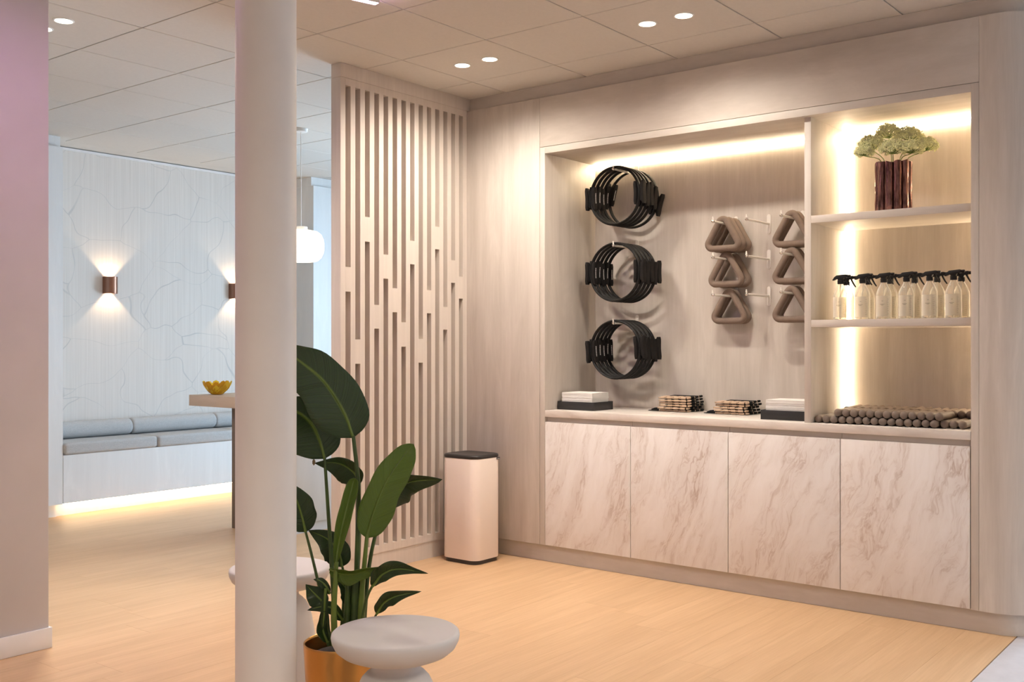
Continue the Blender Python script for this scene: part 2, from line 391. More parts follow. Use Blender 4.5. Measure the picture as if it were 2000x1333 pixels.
ce = struct(obj('ceiling', G().box(-2.5, 7.6, -2.5, 7.9, CEIL + 0.006, CEIL + 0.2), M['tee']))
tile_me = mesh('ceiling_tile', G().box(-0.2965, 0.2965, -0.2965, 0.2965, 0, 0.0055), M['tile'], bevel=0.002, seg=1, smooth=0)
for i in range(-4, 9):
    for j in range(-6, 8):
        cx_, cy_ = 2.808 + 0.6 * i + 0.3, 3.334 + 0.6 * j + 0.3
        if cx_ > 7.4 or cy_ > 7.6 or cy_ < -0.3: continue
        link('ceiling_tile', tile_me, ce, (cx_, cy_, CEIL))
obj('ceiling_tile_field', G().box(-2.5, 0.408, -2.5, 7.77, CEIL, CEIL + 0.0055).box(0.41, 7.6, -2.5, -0.27, CEIL, CEIL + 0.0055), M['tile'], ce, smooth=0)['kind'] = 'stuff'

struct(obj('wall_back', G().box(0.6, 7.6, BY, BY + 0.15, 0, CEIL), M['wallpaper'], smooth=0))
struct(obj('trim_1', G().box(3.9, 6.27, BY - 0.012, BY - 0.001, CEIL - 0.022, CEIL - 0.001), M['paint'], smooth=0))
wl = struct(obj('wall_left', G().box(-2.5, 2.197, LY, LY + 0.12, 0, CEIL), M['plaster'], bevel=0.003))
struct(obj('baseboard_left', G().box(-2.5, 2.207, LY - 0.012, LY - 0.0005, 0.0005, 0.0885).box(2.1975, 2.207, LY - 0.0005, LY + 0.13, 0.0005, 0.0885), M['paint'], bevel=0.002))
struct(obj('wall_far_left', G().box(0.5, 0.6, LY + 0.12, BY, 0, CEIL), M['plaster'], smooth=0))
struct(obj('wall_near_left', G().box(-2.6, -2.5, -2.5, LY + 0.12, 0, CEIL), M['plaster'], smooth=0))
struct(obj('wall_rear', G().box(-2.6, 7.6, -2.6, -2.5, 0, CEIL), M['plaster'], smooth=0))
# facade with two glazed openings
def facade(name, y0, y1, oy0, oy1, z0, z1):
    g = G().box(7.6, 7.8, y0, oy0, 0, CEIL).box(7.6, 7.8, oy1, y1, 0, CEIL).box(7.6, 7.8, oy0, oy1, 0, z0).box(7.6, 7.8, oy0, oy1, z1, CEIL)
    struct(obj(name, g, M['plaster'], smooth=0))
facade('wall_facade_front', -2.6, 0.95, -0.6, 0.8, 0.10, 2.62)
facade('wall_facade_back', 4.30, 7.92, 4.4, 6.1, 0.10, 2.62)
for k, (a, b_) in enumerate(((-0.6, 0.8), (4.4, 6.1))):
    wroot = sempty('window_%d' % (k + 1), (7.7, (a + b_) / 2, 0.1))
    g = G(); t = 0.05
    g.box(7.66, 7.74, a + .002, a + t, .102, 2.618).box(7.66, 7.74, b_ - t, b_ - .002, .102, 2.618).box(7.66, 7.74, a + t, b_ - t, .102, .102 + t).box(7.66, 7.74, a + t, b_ - t, 2.618 - t, 2.618)
    obj('window_frame', g, M['dark_gap'], wroot, smooth=0)
    mid = (a + b_) / 2
    obj('mullion', G().box(7.66, 7.74, mid - .025, mid + .025, .152, 2.568), M['dark_gap'], wroot, smooth=0)
    for q0, q1 in ((a + t, mid - .025), (mid + .025, b_ - t)):
        obj('pane', G().box(7.697, 7.703, q0, q1, .152, 2.568), M['pane'], wroot, smooth=0)

# ------------------------------------------------------------------ cabinet wall
YL, YR = 3.612, 1.222          # niche opening
wr = sempty('wall_right', (WX, 2.6, 0))
obj('core', G().box(NB + 0.02, 7.6, 0.95, 4.30, 0.0005, CEIL - 0.0005), M['plaster'], wr, smooth=0)
obj('tall_panel', G().box(WX, NB + .019, 3.651, SY + .0765, 0.102, 2.777), M['panel_v'], wr, bevel=0.0015)
obj('frame_stile', G().box(WX + .001, NB, YL, 3.649, 0.102, 2.480), M['panel_v'], wr, bevel=0.001)
obj('header_panel', G().box(WX, NB, 1.188, 3.649, 2.482, 2.777), M['panel_h'], wr, bevel=0.0015)
obj('frame_rail', G().box(WX + .001, NB, YR, YL - .0005, 2.441, 2.480), M['panel_h'], wr, bevel=0.001)
obj('frame_stile', G().box(WX + .001, NB, 1.1885, YR, 0.102, 2.480), M['panel_v'], wr, bevel=0.001)
obj('niche_back', G().box(NB, NB + 0.02, YR - .03, YL + .03, 0.907, 2.46), M['panel_v'], wr, smooth=0)
def round_end(inset, z0, z1):
    R = 0.20 - inset; c = (WX + 0.20, 1.13)
    poly = [(WX + inset, 1.187)] + [(c[0] - R * math.cos(a), c[1] - R * math.sin(a)) for a in [PI / 2 * k / 16 for k in range(17)]] + [(NB + .3, c[1] - R), (NB + .3, 1.187)]
    return G().prism(poly, z0, z1)
obj('curved_end', round_end(0, 0.102, 2.777), M['panel_v'], wr, smooth=30)
cr = G().box(WX + .03, NB + .019, 1.187, SY + .0765, 2.777, CEIL - .0005)
obj('crown_board', cr, M['panel_h'], wr, smooth=0); obj('crown_curve', round_end(0.03, 2.777, CEIL - .0005), M['panel_h'], wr, smooth=30)
obj('plinth', G().box(WX + .03, NB + .019, 1.187, SY + .0765, 0.0005, 0.102), M['panel_h'], wr, smooth=0); obj('plinth_curve', round_end(0.03, 0.0005, 0.102), M['panel_h'], wr, smooth=30)

DY = [3.6125, 3.016, 2.419, 1.822, 1.2245]
for k in range(4):
    y1, y0 = DY[k], DY[k + 1]
    pos = ['beside the tall blank panel', 'under the first pile of bead straps', 'under the second pile of bead straps', 'under the row of hand weights'][k]
    t = thing('base_cabinet', 'base cabinet with rose marble door ' + pos, 'cabinet', (WX, (y0 + y1) / 2, 0.103), 0, 'marble door base cabinets')
    obj('carcass', G().box(WX + .024, NB - .002, y0 + .001, y1 - .001, .103, .866), M['panel_h'], t, smooth=0)
    obj('door', G().box(WX + .002, WX + .022, y0 + .002, y1 - .002, .1035, .8385), M['marble'], t, bevel=0.001)
tag(obj('worktop', G().box(WX, NB - .001, YR + .0015, YL - .0015, .868, .907), M['worktop'], bevel=0.0015), 'pale stone worktop running the length of the marble cabinets', 'worktop')

sh = thing('shelf_unit', 'built-in open shelves with upright divider, lit from behind', 'shelf', (4.93, 1.6, .9075))
DV0, DV1 = 1.984, 2.018
obj('divider', G().box(4.93, NB - .001, DV0, DV1, .9075, 2.4405), M['panel_v'], sh, bevel=0.001)
for z0, z1 in ((1.908, 1.945), (1.387, 1.423)):
    obj('shelf', G().box(4.93, NB - .045, YR + .001, DV0 - .0005, z0, z1), M['shelf'], sh, bevel=0.001)
# LED profiles
def strip(label, g, mt='led'):
    t = tag(obj('led_strip', g, M[mt], smooth=0), label, 'light strip', 'warm LED strips in the niche'); return t
strip('warm LED strip along the niche ceiling above the black rings', G().box(NB - .011, NB - .001, DV1 + .001, YL - .002, 2.431, 2.4395))
strip('warm LED strip along the niche ceiling above the flower vase', G().box(NB - .011, NB - .001, YR + .016, DV0 - .016, 2.431, 2.4395))
strip('upright warm LED strip in the corner behind the divider', G().box(NB - .011, NB - .001, DV0 - .0105, DV0 - .002, .909, 2.4395))
strip('upright warm LED strip in the corner behind the frame stile', G().box(NB - .011, NB - .001, YR + .002, YR + .0105, .909, 2.4395))

# ------------------------------------------------------------------ slatted partition
PX0 = 3.826; PITCH = 0.0733
sp_ = thing('slatted_partition', 'pale wooden partition of upright slats with staggered bridging blocks', 'partition', (4.3, SY, 0))
NS = 14; SLOTW = 0.0376; DEP = 0.055
x_first = onY(674.9, 400, SY).x
obj('backing', G().box(PX0 + .002, WX - .001, SY + DEP, SY + .075, .105, 2.779), M['slat'], sp_, smooth=0)
obj('stile', G().box(PX0, x_first, SY, SY + .0765, .102, 2.781), M['slat'], sp_, bevel=0.001)
xs = [x_first + PITCH * k for k in range(NS)]
for k in range(NS - 1):
    obj('slat', G().box(xs[k] + SLOTW, xs[k + 1], SY, SY + DEP, .146, 2.741), M['slat'], sp_, smooth=0)
obj('stile', G().box(xs[-1] + SLOTW, WX - .001, SY, SY + DEP, .102, 2.781), M['slat'], sp_, smooth=0)
obj('top_rail', G().box(x_first, xs[-1] + SLOTW, SY, SY + DEP, 2.741, 2.781), M['slat'], sp_, smooth=0)
obj('bottom_rail', G().box(x_first, xs[-1] + SLOTW, SY, SY + DEP, .102, .146), M['slat'], sp_, smooth=0)
obj('header', G().box(PX0, WX + .029, SY - .0005, SY + .0765, 2.7825, CEIL - .0005), M['slat'], sp_, bevel=0.001)
obj('plinth', G().box(PX0 + .003, WX + .029, SY + .004, SY + .0745, .0005, .1015), M['slat'], sp_, smooth=0)
c7 = lambda a: 110 + a / 2.424
c8 = lambda a: 560 + a / 2.297
BR = {1: (c7(998), c7(1115)), 2: (c8(237), c8(347)), 3: (c7(760), c7(877)), 4: (c7(1177), c7(1290)), 5: (c7(938), c7(1052)), 6: (c7(1098), c7(1212)), 7: (c8(160), c8(270)),
      8: (c7(872), c7(984)), 9: (c8(235), c8(342)), 10: (c7(1108), c7(1217)), 11: (c7(806), c7(913)), 12: (c7(1187), c7(1295)), 13: (c7(966), c7(1073)), 14: (c7(1043), c7(1148))}
for k in range(NS):
    px = 679 + (899 - 679) * k / 13
    za, zb = onY(px, BR[k + 1][0], SY).z, onY(px, BR[k + 1][1], SY).z
    obj('bridge_block', G().box(xs[k], xs[k] + SLOTW, SY, SY + DEP, zb, za), M['slat'], sp_, smooth=0)

# ------------------------------------------------------------------ column, stools, pot
p = at(519.5, 673, 2.95); RC = 58.5 / FPX * 2.95 * 0.998
col_o = obj('column', G().lathe([(RC, 0.0005), (RC, CEIL - .0005)], 64, (p.x, p.y, 0)), M['column'])
tag(col_o, 'round pale column standing from floor to ceiling beside the potted plant', 'column')
def stool(loc, label):
    t = thing('pedestal_stool', label, 'stool', loc)
    seat = [(0.064, .3795), (0.098, .381), (0.132, .388), (0.158, .399), (0.176, .414), (0.1855, .433), (0.188, .447), (0.1865, .4545), (0.182, .4585), (0.176, .4600), (0.06, .4602), (0.0005, .4602)]
    obj('seat', G().lathe(seat, 72), M['stool'], t, local=True, smooth=60)
    base = [(0.0005, .0005), (0.138, .0005), (0.145, .008), (0.146, .02), (0.143, .08), (0.136, .16), (0.128, .22), (0.120, .268), (0.111, .300), (0.100, .323), (0.086, .338), (0.076, .345), (0.071, .352), (0.070, .362), (0.072, .374), (0.064, .379)]
    obj('base', G().lathe(base, 64), M['stool'], t, local=True, smooth=60); return t
q = at(772.8, 673, 2.99); stool((q.x, q.y, 0), 'pale pedestal stool with a thick round seat in front of the brass pot')
q = at(546.5, 673, 3.855); stool((q.x, q.y, 0), 'pale pedestal stool standing behind the round column')

PD = 3.35; pc = at(666, 673, PD); pc.z = 0
pot = thing('plant_pot', 'tall brushed brass plant pot holding the leafy plant', 'pot', pc)
obj('shell', G().lathe([(.0005, .001), (.094, .001), (.101, .006), (.112, .15), (.1215, .318), (.1215, .323), (.1195, .325), (.1165, .323), (.1155, .317), (.108, .17), (.10, .02), (.0005, .02)], 64), M['brass'], pot, local=True, smooth=50)
obj('soil', G().lathe([(.0005, .20), (.106, .20), (.1110, .276), (.09, .285), (.04, .290), (.0005, .290)], 32), M['soil'], pot, local=True, smooth=60)

plant = thing('potted_plant', 'green bird of paradise plant with broad glossy leaves in the brass pot', 'plant', (pc.x, pc.y, .29))
def bez(ps, n):
    # Catmull-Rom through the points
    ps = [Vector(p) for p in ps]; P = [ps[0] * 2 - ps[1]] + ps + [ps[-1] * 2 - ps[-2]]; out = []; m = len(ps) - 1
    for i in range(n + 1):
        s = i / n * m; k = min(int(s), m - 1); u = s - k; a, b_, c_, d_ = P[k:k + 4]
        out.append(0.5 * ((2 * b_) + (c_ - a) * u + (2 * a - 5 * b_ + 4 * c_ - d_) * u * u + (3 * b_ - a - 3 * c_ + d_) * u ** 3))
    return out
def leaf(pix, wl_, wr_, mt='leaf', face=0.0, fold=0.35, wave=0.05, peak=0.42, seed=0, curl=0.0, bp=0.55, tp=0.95):
    """pix: midrib points (x, y, depth) from the base to the tip; wl_/wr_: half widths in metres left/right of the direction of growth."""
    rnd = random.Random(seed); n = 26; mid = bez([at(*q) for q in pix], n); g = G(); uv = []; K = 5
    ph = [rnd.random() * 6.28 for _ in range(4)]
    for i in range(n + 1):
        t = i / n
        tg = (mid[min(i + 1, n)] - mid[max(i - 1, 0)]).normalized()
        view = (mid[i] - EYEP).normalized()
        side = tg.cross(view)
        if side.length < 1e-4: side = RT.copy()
        side.normalize()                              # right of growth direction in the picture plane
        nrm = side.cross(tg).normalized()
        if nrm.dot(view) > 0: nrm = -nrm              # towards the viewer
        s2 = side * math.cos(face) + nrm * math.sin(face); n2 = nrm * math.cos(face) - side * math.sin(face)
        a = t / peak * 0.5 if t < peak else 0.5 + (t - peak) / (1 - peak) * 0.5
        w = max(0.0, math.sin(PI * a)) ** (bp if t < peak else tp); w = max(w, 0.006)
        for j in range(-K, K + 1):
            v = j / K; hw = (wr_ if v > 0 else wl_) * w
            wob = 1 + 0.05 * math.sin(9 * t + ph[0]) * abs(v) + 0.03 * math.sin(23 * t + ph[1]) * abs(v)
            x = v * hw * wob
            lift = abs(x) * math.tan(fold) - curl * abs(v) ** 3 * hw + wave * hw * abs(v) ** 2 * math.sin(15 * t + ph[2 + (v > 0)])
            g.v.append(tuple(mid[i] + s2 * x + n2 * lift)); uv.append((t, v))
    m_ = 2 * K + 1
    for i in range(n):
        for j in range(m_ - 1): g.f.append((i * m_ + j, i * m_ + j + 1, (i + 1) * m_ + j + 1, (i + 1) * m_ + j))
    g.uv = uv
    o = obj('leaf', g, M[mt], plant, smooth=180)
    so = o.modifiers.new('thickness', 'SOLIDIFY'); so.thickness = 0.0012; so.offset = 0
    # raised midrib
    rb = obj('midrib', G().tube([mid[k] for k in range(0, n - 2, 2)], [0.0045 * (1 - k / n) + 0.001 for k in range(0, n - 2, 2)], 6), M['stem_light'], o, smooth=60)
    return o
def petiole(pts, r0, r1, mt='stem'):
    c = bez([at(*q) for q in pts], 14); obj('stalk', G().tube(c, [r0 + (r1 - r0) * k / 14 for k in range(15)], 8), M[mt], plant, smooth=60)
D = PD
# tall leaves
petiole([(694, 1262, D), (697, 1120, D), (700, 960, D), (690, 852, D)], .011, .006)
leaf([(690, 856, D), (672, 806, D), (632, 745, D - .03), (582, 703, D - .06), (540, 672, D - .06)], .085, .108, face=.15, fold=.20, seed=1, peak=.34)
petiole([(656, 1262, D + .02), (648, 1110, D + .03), (641, 1000, D + .03), (634, 893, D + .03)], .008, .005)
leaf([(634, 897, D + .03), (625, 862, D + .03), (607, 826, D + .02), (575, 802, D + .0), (545, 800, D)], .080, .118, face=.2, fold=.14, seed=2, peak=.42)
petiole([(690, 1262, D + .05), (697, 1150, D + .06), (702, 1050, D + .07), (702, 942, D + .07)], .008, .005)
leaf([(703, 946, D + .07), (690, 922, D + .07), (660, 905, D + .05), (614, 905, D + .02)], .035, .058, face=-.5, fold=.25, seed=3, peak=.35)
obj('dry_tip', G().lathe([(.0005, -.010), (.005, -.004), (.005, .006), (.0005, .012)], 8, tuple(at(613, 904, D + .018))), M['leaf_dry'], plant)
petiole([(702, 1262, D - .02), (706, 1170, D - .03), (712, 1100, D - .03), (717, 1045, D - .03)], .011, .006, 'stem_light')
leaf([(716, 1052, D - .03), (728, 1005, D - .03), (752, 945, D - .03), (785, 895, D - .02), (808, 868, D)], .066, .052, 'leaf_backlit', face=.12, fold=.12, seed=4, peak=.30, tp=.55)
petiole([(654, 1262, D - .05), (652, 1190, D - .06), (655, 1140, D - .06), (657, 1098, D - .06)], .011, .007, 'stem_light')
leaf([(655, 1106, D - .06), (662, 1058, D - .06), (675, 1000, D - .06), (688, 950, D - .05), (692, 934, D - .05)], .020, .026, 'leaf_backlit', face=.2, fold=.65, seed=5, peak=.55, bp=.6, tp=.34)
petiole([(708, 1262, D), (718, 1130, D + .02), (732, 1050, D + .03), (752, 990, D + .03)], .008, .005)
leaf([(750, 994, D + .03), (768, 962, D + .03), (800, 942, D + .01), (864, 937, D - .04)], .060, .050, face=.62, fold=.2, seed=6, peak=.32, tp=.8)
leaf([(742, 1003, D + .02), (750, 990, D + .0), (764, 978, D - .01), (778, 974, D - .02)], .012, .014, 'leaf_dry', face=.3, fold=.3, seed=16)
petiole([(642, 1262, D), (628, 1170, D + .01), (610, 1090, D + .02), (596, 1036, D + .03)], .006, .004)
leaf([(597, 1040, D + .03), (590, 1010, D + .03), (578, 975, D + .02), (556, 940, D + .02)], .050, .058, face=.1, fold=.15, seed=7, peak=.38)
petiole([(664, 1262, D + .06), (671, 1180, D + .07), (672, 1130, D + .07), (668, 1104, D + .07)], .006, .004)
leaf([(668, 1108, D + .07), (662, 1080, D + .07), (640, 1054, D + .06), (602, 1036, D + .06)], .040, .056, face=.1, fold=.2, seed=8, peak=.35)
# low leaves
leaf([(644, 1112, D - .05), (668, 1122, D - .06), (700, 1120, D - .07), (742, 1108, D - .08)], .028, .024, 'leaf_backlit', face=.6, fold=.5, wave=.2, seed=9, peak=.45, tp=.6)
petiole([(700, 1262, D - .05), (706, 1220, D - .06), (716, 1170, D - .07), (730, 1140, D - .08)], .006, .004)
leaf([(727, 1146, D - .08), (748, 1122, D - .09), (780, 1112, D - .10), (836, 1121, D - .12)], .024, .038, face=.5, fold=.25, wave=.18, seed=10, peak=.4)
petiole([(708, 1262, D - .03), (718, 1240, D - .04), (728, 1215, D - .05), (738, 1195, D - .06)], .005, .0035)
leaf([(736, 1199, D - .06), (750, 1178, D - .07), (778, 1164, D - .08), (823, 1156, D - .09)], .022, .030, face=.5, fold=.3, wave=.18, seed=11, peak=.4)
petiole([(648, 1262, D - .03), (642, 1230, D - .03), (640, 1205, D - .03), (636, 1180, D - .03)], .005, .004)
leaf([(637, 1184, D - .03), (626, 1172, D - .03), (612, 1158, D - .03), (597, 1142, D - .03)], .030, .036, face=.1, fold=.15, seed=12, peak=.42)
leaf([(644, 1160, D - .02), (636, 1146, D - .03), (626, 1136, D - .03), (612, 1132, D - .04)], .014, .020, face=.5, fold=.2, seed=13)
petiole([(660, 1262, D + .0), (672, 1240, D + .0), (672, 1225, D + .0), (667, 1208, D + .0)], .004, .003)
leaf([(669, 1212, D + .0), (650, 1190, D - .03), (628, 1186, D - .04), (600, 1193, D - .05)], .020, .024, face=.4, fold=.25, seed=14)
petiole([(676, 1262, D + .02), (680, 1230, D + .02), (680, 1205, D + .02), (677, 1182, D + .02)], .005, .004)
leaf([(678, 1186, D + .02), (680, 1165, D + .02), (674, 1148, D + .02), (656, 1130, D + .02)], .040, .026, face=.2, fold=.2, seed=15)
leaf([(640, 1256, D - .03), (632, 1236, D - .03), (630, 1218, D - .03), (626, 1198, D - .03)], .016, .022, face=.2, fold=.2, seed=17)
leaf([(636, 1150, D - .04), (634, 1190, D - .05), (632, 1215, D - .05), (630, 1232, D - .05)], .012, .012, face=.2, fold=.2, seed=18)
for a, r in ((676, .014), (690, .017), (704, .015)):
    petiole([(a, 1266, D), (a + 2, 1215, D), (a + 3, 1165, D), (a + 4, 1120, D)], r, r * .55)

# ------------------------------------------------------------------ bin
bn = thing('waste_bin', 'tall blush waste bin with dark lid in the corner by the slats', 'bin', (4.68, 4.0, 0))
bx0, bx1, by0, by1 = 4.552, 4.795, 3.862, 4.140
obj('base', G().prism(rrect(bx0 + .008, bx1 - .008, by0 + .008, by1 - .008, .05), .0008, .026), M['bin_dark'], bn)
obj('body', G().prism(rrect(bx0, bx1, by0, by1, .055, 10), .024, .622), M['bin'], bn, bevel=0.002)
g = G(); rr = lambda i, z: [(x, y, z) for x, y in rrect(bx0 + i, bx1 - i, by0 + i, by1 - i, .055 - i * .4, 10)]
g.loft([rr(.001, .6225), rr(-.001, .626), rr(-.001, .638), rr(.003, .643), rr(.012, .645), rr(.030, .6425), rr(.036, .641)])
obj('lid', g, M['bin_dark'], bn, smooth=40)
tg_ = obj('tag', G().box(bx1 - .052, bx1 - .022, by0 - .0022, by0 - .0004, .609, .6222), M['bin_dark'], bn, smooth=0)
obj('tag_print', G().box(bx1 - .049, bx1 - .025, by0 - .0026, by0 - .0023, .613, .616), M['print_white'], tg_, smooth=0)

# ------------------------------------------------------------------ hooks, rings, triangles
def make_hook(loc, length, label, group):
    t = thing('wall_hook', label, 'hook', loc, 0, group)
    pl = [(y_, z_) for y_, z_ in rrect(-.011, .011, -.055, .055, .0108, 5)]
    obj('back_plate', G().loft([[(-.0045, y_, z_) for y_, z_ in pl], [(-.0008, y_, z_) for y_, z_ in pl]]), M['hook'], t, local=True)
    obj('rod', G().tube([(-.0045, 0, 0), (-length * .5, 0, 0), (-length, 0, 0)], .0062, 12), M['hook'], t, local=True)
    tp = obj('tip', G().lathe([(.0005, -.009), (.008, -.006), (.0095, 0), (.008, .006), (.0005, .009)], 12, (-length, 0, 0), 'x'), M['chrome'], t, local=True, smooth=60)
    obj('finger', G().tube([(-length, 0, .004), (-length - .002, 0, .014), (-length - .004, 0, .026)], [.005, .0045, .003], 8), M['hook'], t, local=True); return t
def make_ring():
    t = thing('pilates_ring', 'ring', 'exercise ring'); R = .172
    obj('band', G().ring_sweep([(R * math.cos(2 * PI * k / 56), R * math.sin(2 * PI * k / 56)) for k in range(56)], (.0085, .0130), 8), M['black'], t, local=True, smooth=60)
    for s in (1, -1):
        for io in (1, -1):
            rings = []
            for k in range(9):
                u = k / 8 * 2 - 1; z = u * .068; c = s * (R + io * (.022 + .006 * u * u - .010 * (1 - u * u) * 0))
                e = (1 - abs(u) ** 6 * .35); hw, ht = .0203 * e, .0105 * e
                rings.append([(x_, c + r_, z) for x_, r_ in rrect(-hw, hw, -ht, ht, ht * .6, 3)])
            pd = obj('pad', G().loft(rings), M['black_foam'], t, local=True, smooth=50)
            if s == 1 and io == -1:
                g = G(); rnd = random.Random(3); z = -.030
                while z < .030:
                    l_ = .003 + rnd.random() * .003; yy = R - .0325 - .0003
                    g.box(-.0035, .0035, yy - .0008 - .006 * (z / .068) ** 2, yy - .0002 - .006 * (z / .068) ** 2, z, z + l_); z += l_ + .0022
                obj('lettering', g, M['print_white'], pd, local=True, smooth=0)
            bk = obj('pad_clip', G().box(-.009, .009, s * (R + io * .007), s * (R + io * .013), -.05, .05), M['black'], t, local=True, smooth=0)
    return t
ring0 = make_ring(); used = False
rnd = random.Random(11)
HY = 3.300
levels = [('topmost', 2.352, [5.180, 5.225, 5.269, 5.313, 5.385], [-.03, .03, -.02, .08, .26]), ('middle', 1.893, [5.180, 5.224, 5.268, 5.312, 5.360], [.0, .05, -.03, .04, -.01]), ('lowest', 1.428, [5.185, 5.228, 5.271, 5.314, 5.357], [-.08, -.03, -.06, .02, -.04])]
for nm, hz, xs_, tilts in levels:
    make_hook((NB, HY, hz), .275, 'cream wall hook carrying the %s bunch of black rings' % nm, 'hooks on the niche back')
    for x_, a in zip(xs_, tilts):
        lab = 'black padded exercise ring, %s of the %s bunch' % (('outermost ring at the hook tip', 'second from the hook tip', 'third from the hook tip', 'fourth from the hook tip', 'ring nearest the back panel')[xs_.index(x_)], nm); gp = 'rings on the %s hook' % nm
        c_ = (x_, HY, hz + .0065 - .1645 - .0005)
        if not used: ring0.location = c_; ring0.rotation_euler = (a, 0, 0); ring0['label'] = lab; ring0['group'] = gp; used = True
        else: dup(ring0, c_, (a, 0, 0), lab, gp)

def tri_path(w, hgt, r, n=7):
    P = [Vector((0, 0)), Vector((w / 2, -hgt)), Vector((-w / 2, -hgt))]; out = []
    for i in range(3):
        p0, p1, p2 = P[i - 1], P[i], P[(i + 1) % 3]; d0 = (p0 - p1).normalized(); d1 = (p2 - p1).normalized()
        ang = math.acos(max(-1, min(1, d0.dot(d1)))); l_ = r / math.tan(ang / 2); cdir = (d0 + d1).normalized(); c = p1 + cdir * (r / math.sin(ang / 2))
        a, b_ = p1 + d0 * l_, p1 + d1 * l_
        va, vb = a - c, b_ - c; a0 = math.atan2(va.y, va.x); a1 = math.atan2(vb.y, vb.x); dd = a1 - a0
        while dd > PI: dd -= 2 * PI
        while dd < -PI: dd += 2 * PI
        out += [(c.x + r * math.cos(a0 + dd * k / n), c.y + r * math.sin(a0 + dd * k / n)) for k in range(n + 1)]
    return out
TR = .018
path = tri_path(.224, .192, .026); topz = max(p[1] for p in path)
path = [(a, b_ - topz) for a, b_ in path]                 # centreline apex at z = 0
tri_me = mesh('foam_triangle', G().ring_sweep(path, (TR, .021), 12), M['brown_foam'], smooth=80)
def triangle(x_, y_, hz, label, group, tilt=0):
    o = link('foam_triangle', tri_me, None, (x_, y_, hz + .0062 + TR + .0003), (tilt, 0, 0)); tag(o, label, 'triangle', group)
tl = {1.987: [5.268, 5.330, 5.400], 1.786: [5.310, 5.400], 1.577: [5.348, 5.400]}
for k, (hz, xl) in enumerate(tl.items()):
    nm = ('top', 'middle', 'bottom')[k]
    make_hook((NB, 2.635, hz), .29, 'cream wall hook with the %s brown triangles nearer the rings' % nm, 'hooks on the niche back')
    for q_, x_ in enumerate(xl): triangle(x_, 2.635, hz, 'brown foam triangle, %s from the tip of the %s hook nearer the rings' % (ORD[q_], nm), 'triangles on the %s hook nearer the rings' % nm)
    make_hook((NB, 2.433, hz - .003), .29, 'empty cream wall hook, %s one of the bare column between the triangles' % nm, 'hooks on the niche back')
    make_hook((NB, 2.234, hz + .002), .29, 'cream wall hook with the %s brown triangles against the divider' % nm, 'hooks on the niche back')
    for q_, x_ in enumerate((5.285, 5.345)): triangle(x_, 2.234, hz + .002, 'brown foam triangle, %s from the tip of the %s hook beside the divider' % (ORD[q_], nm), 'triangles on the %s hook beside the divider' % nm)

# ------------------------------------------------------------------ worktop things
def tray(y0, y1, x0, x1, label, blabel):
    t = thing('tray', label, 'tray', ((x0 + x1) / 2, (y0 + y1) / 2, .9075)); z0, z1, w = .9075, .957, .006
    obj('bottom', G().box(x0, x1, y0, y1, z0, z0 + .006), M['tray'], t, smooth=0)
    for a in ((x0, x0 + w, y0, y1), (x1 - w, x1, y0, y1), (x0 + w, x1 - w, y0, y0 + w), (x0 + w, x1 - w, y1 - w, y1)):
        obj('rim', G().box(*a, z0 + .006, z1), M['tray'], t, bevel=.0008)
    b_ = thing('tissue_pile', blabel, 'tissues', ((x0 + x1) / 2, (y0 + y1) / 2, z0 + .006))
    n = 22; zz = z0 + .0065; rnd = random.Random(int(y0 * 100))
    for k in range(n):
        dx, dy = rnd.uniform(-.0012, .0012), rnd.uniform(-.0012, .0012); th_ = .0044
        obj('tissue', G().box(x0 + .016 + dx, x1 - .016 + dx, y0 + .022 + dy, y1 - .022 + dy, zz, zz + th_ * .97), M['paper'], b_, smooth=0); zz += th_
tray(3.342, 3.604, 5.012, 5.222, 'black tray against the niche side wall under the rings', 'white folded tissues piled in the tray under the rings')
tray(2.030, 2.290, 5.010, 5.222, 'black tray standing against the upright divider', 'white folded tissues piled in the tray by the divider')

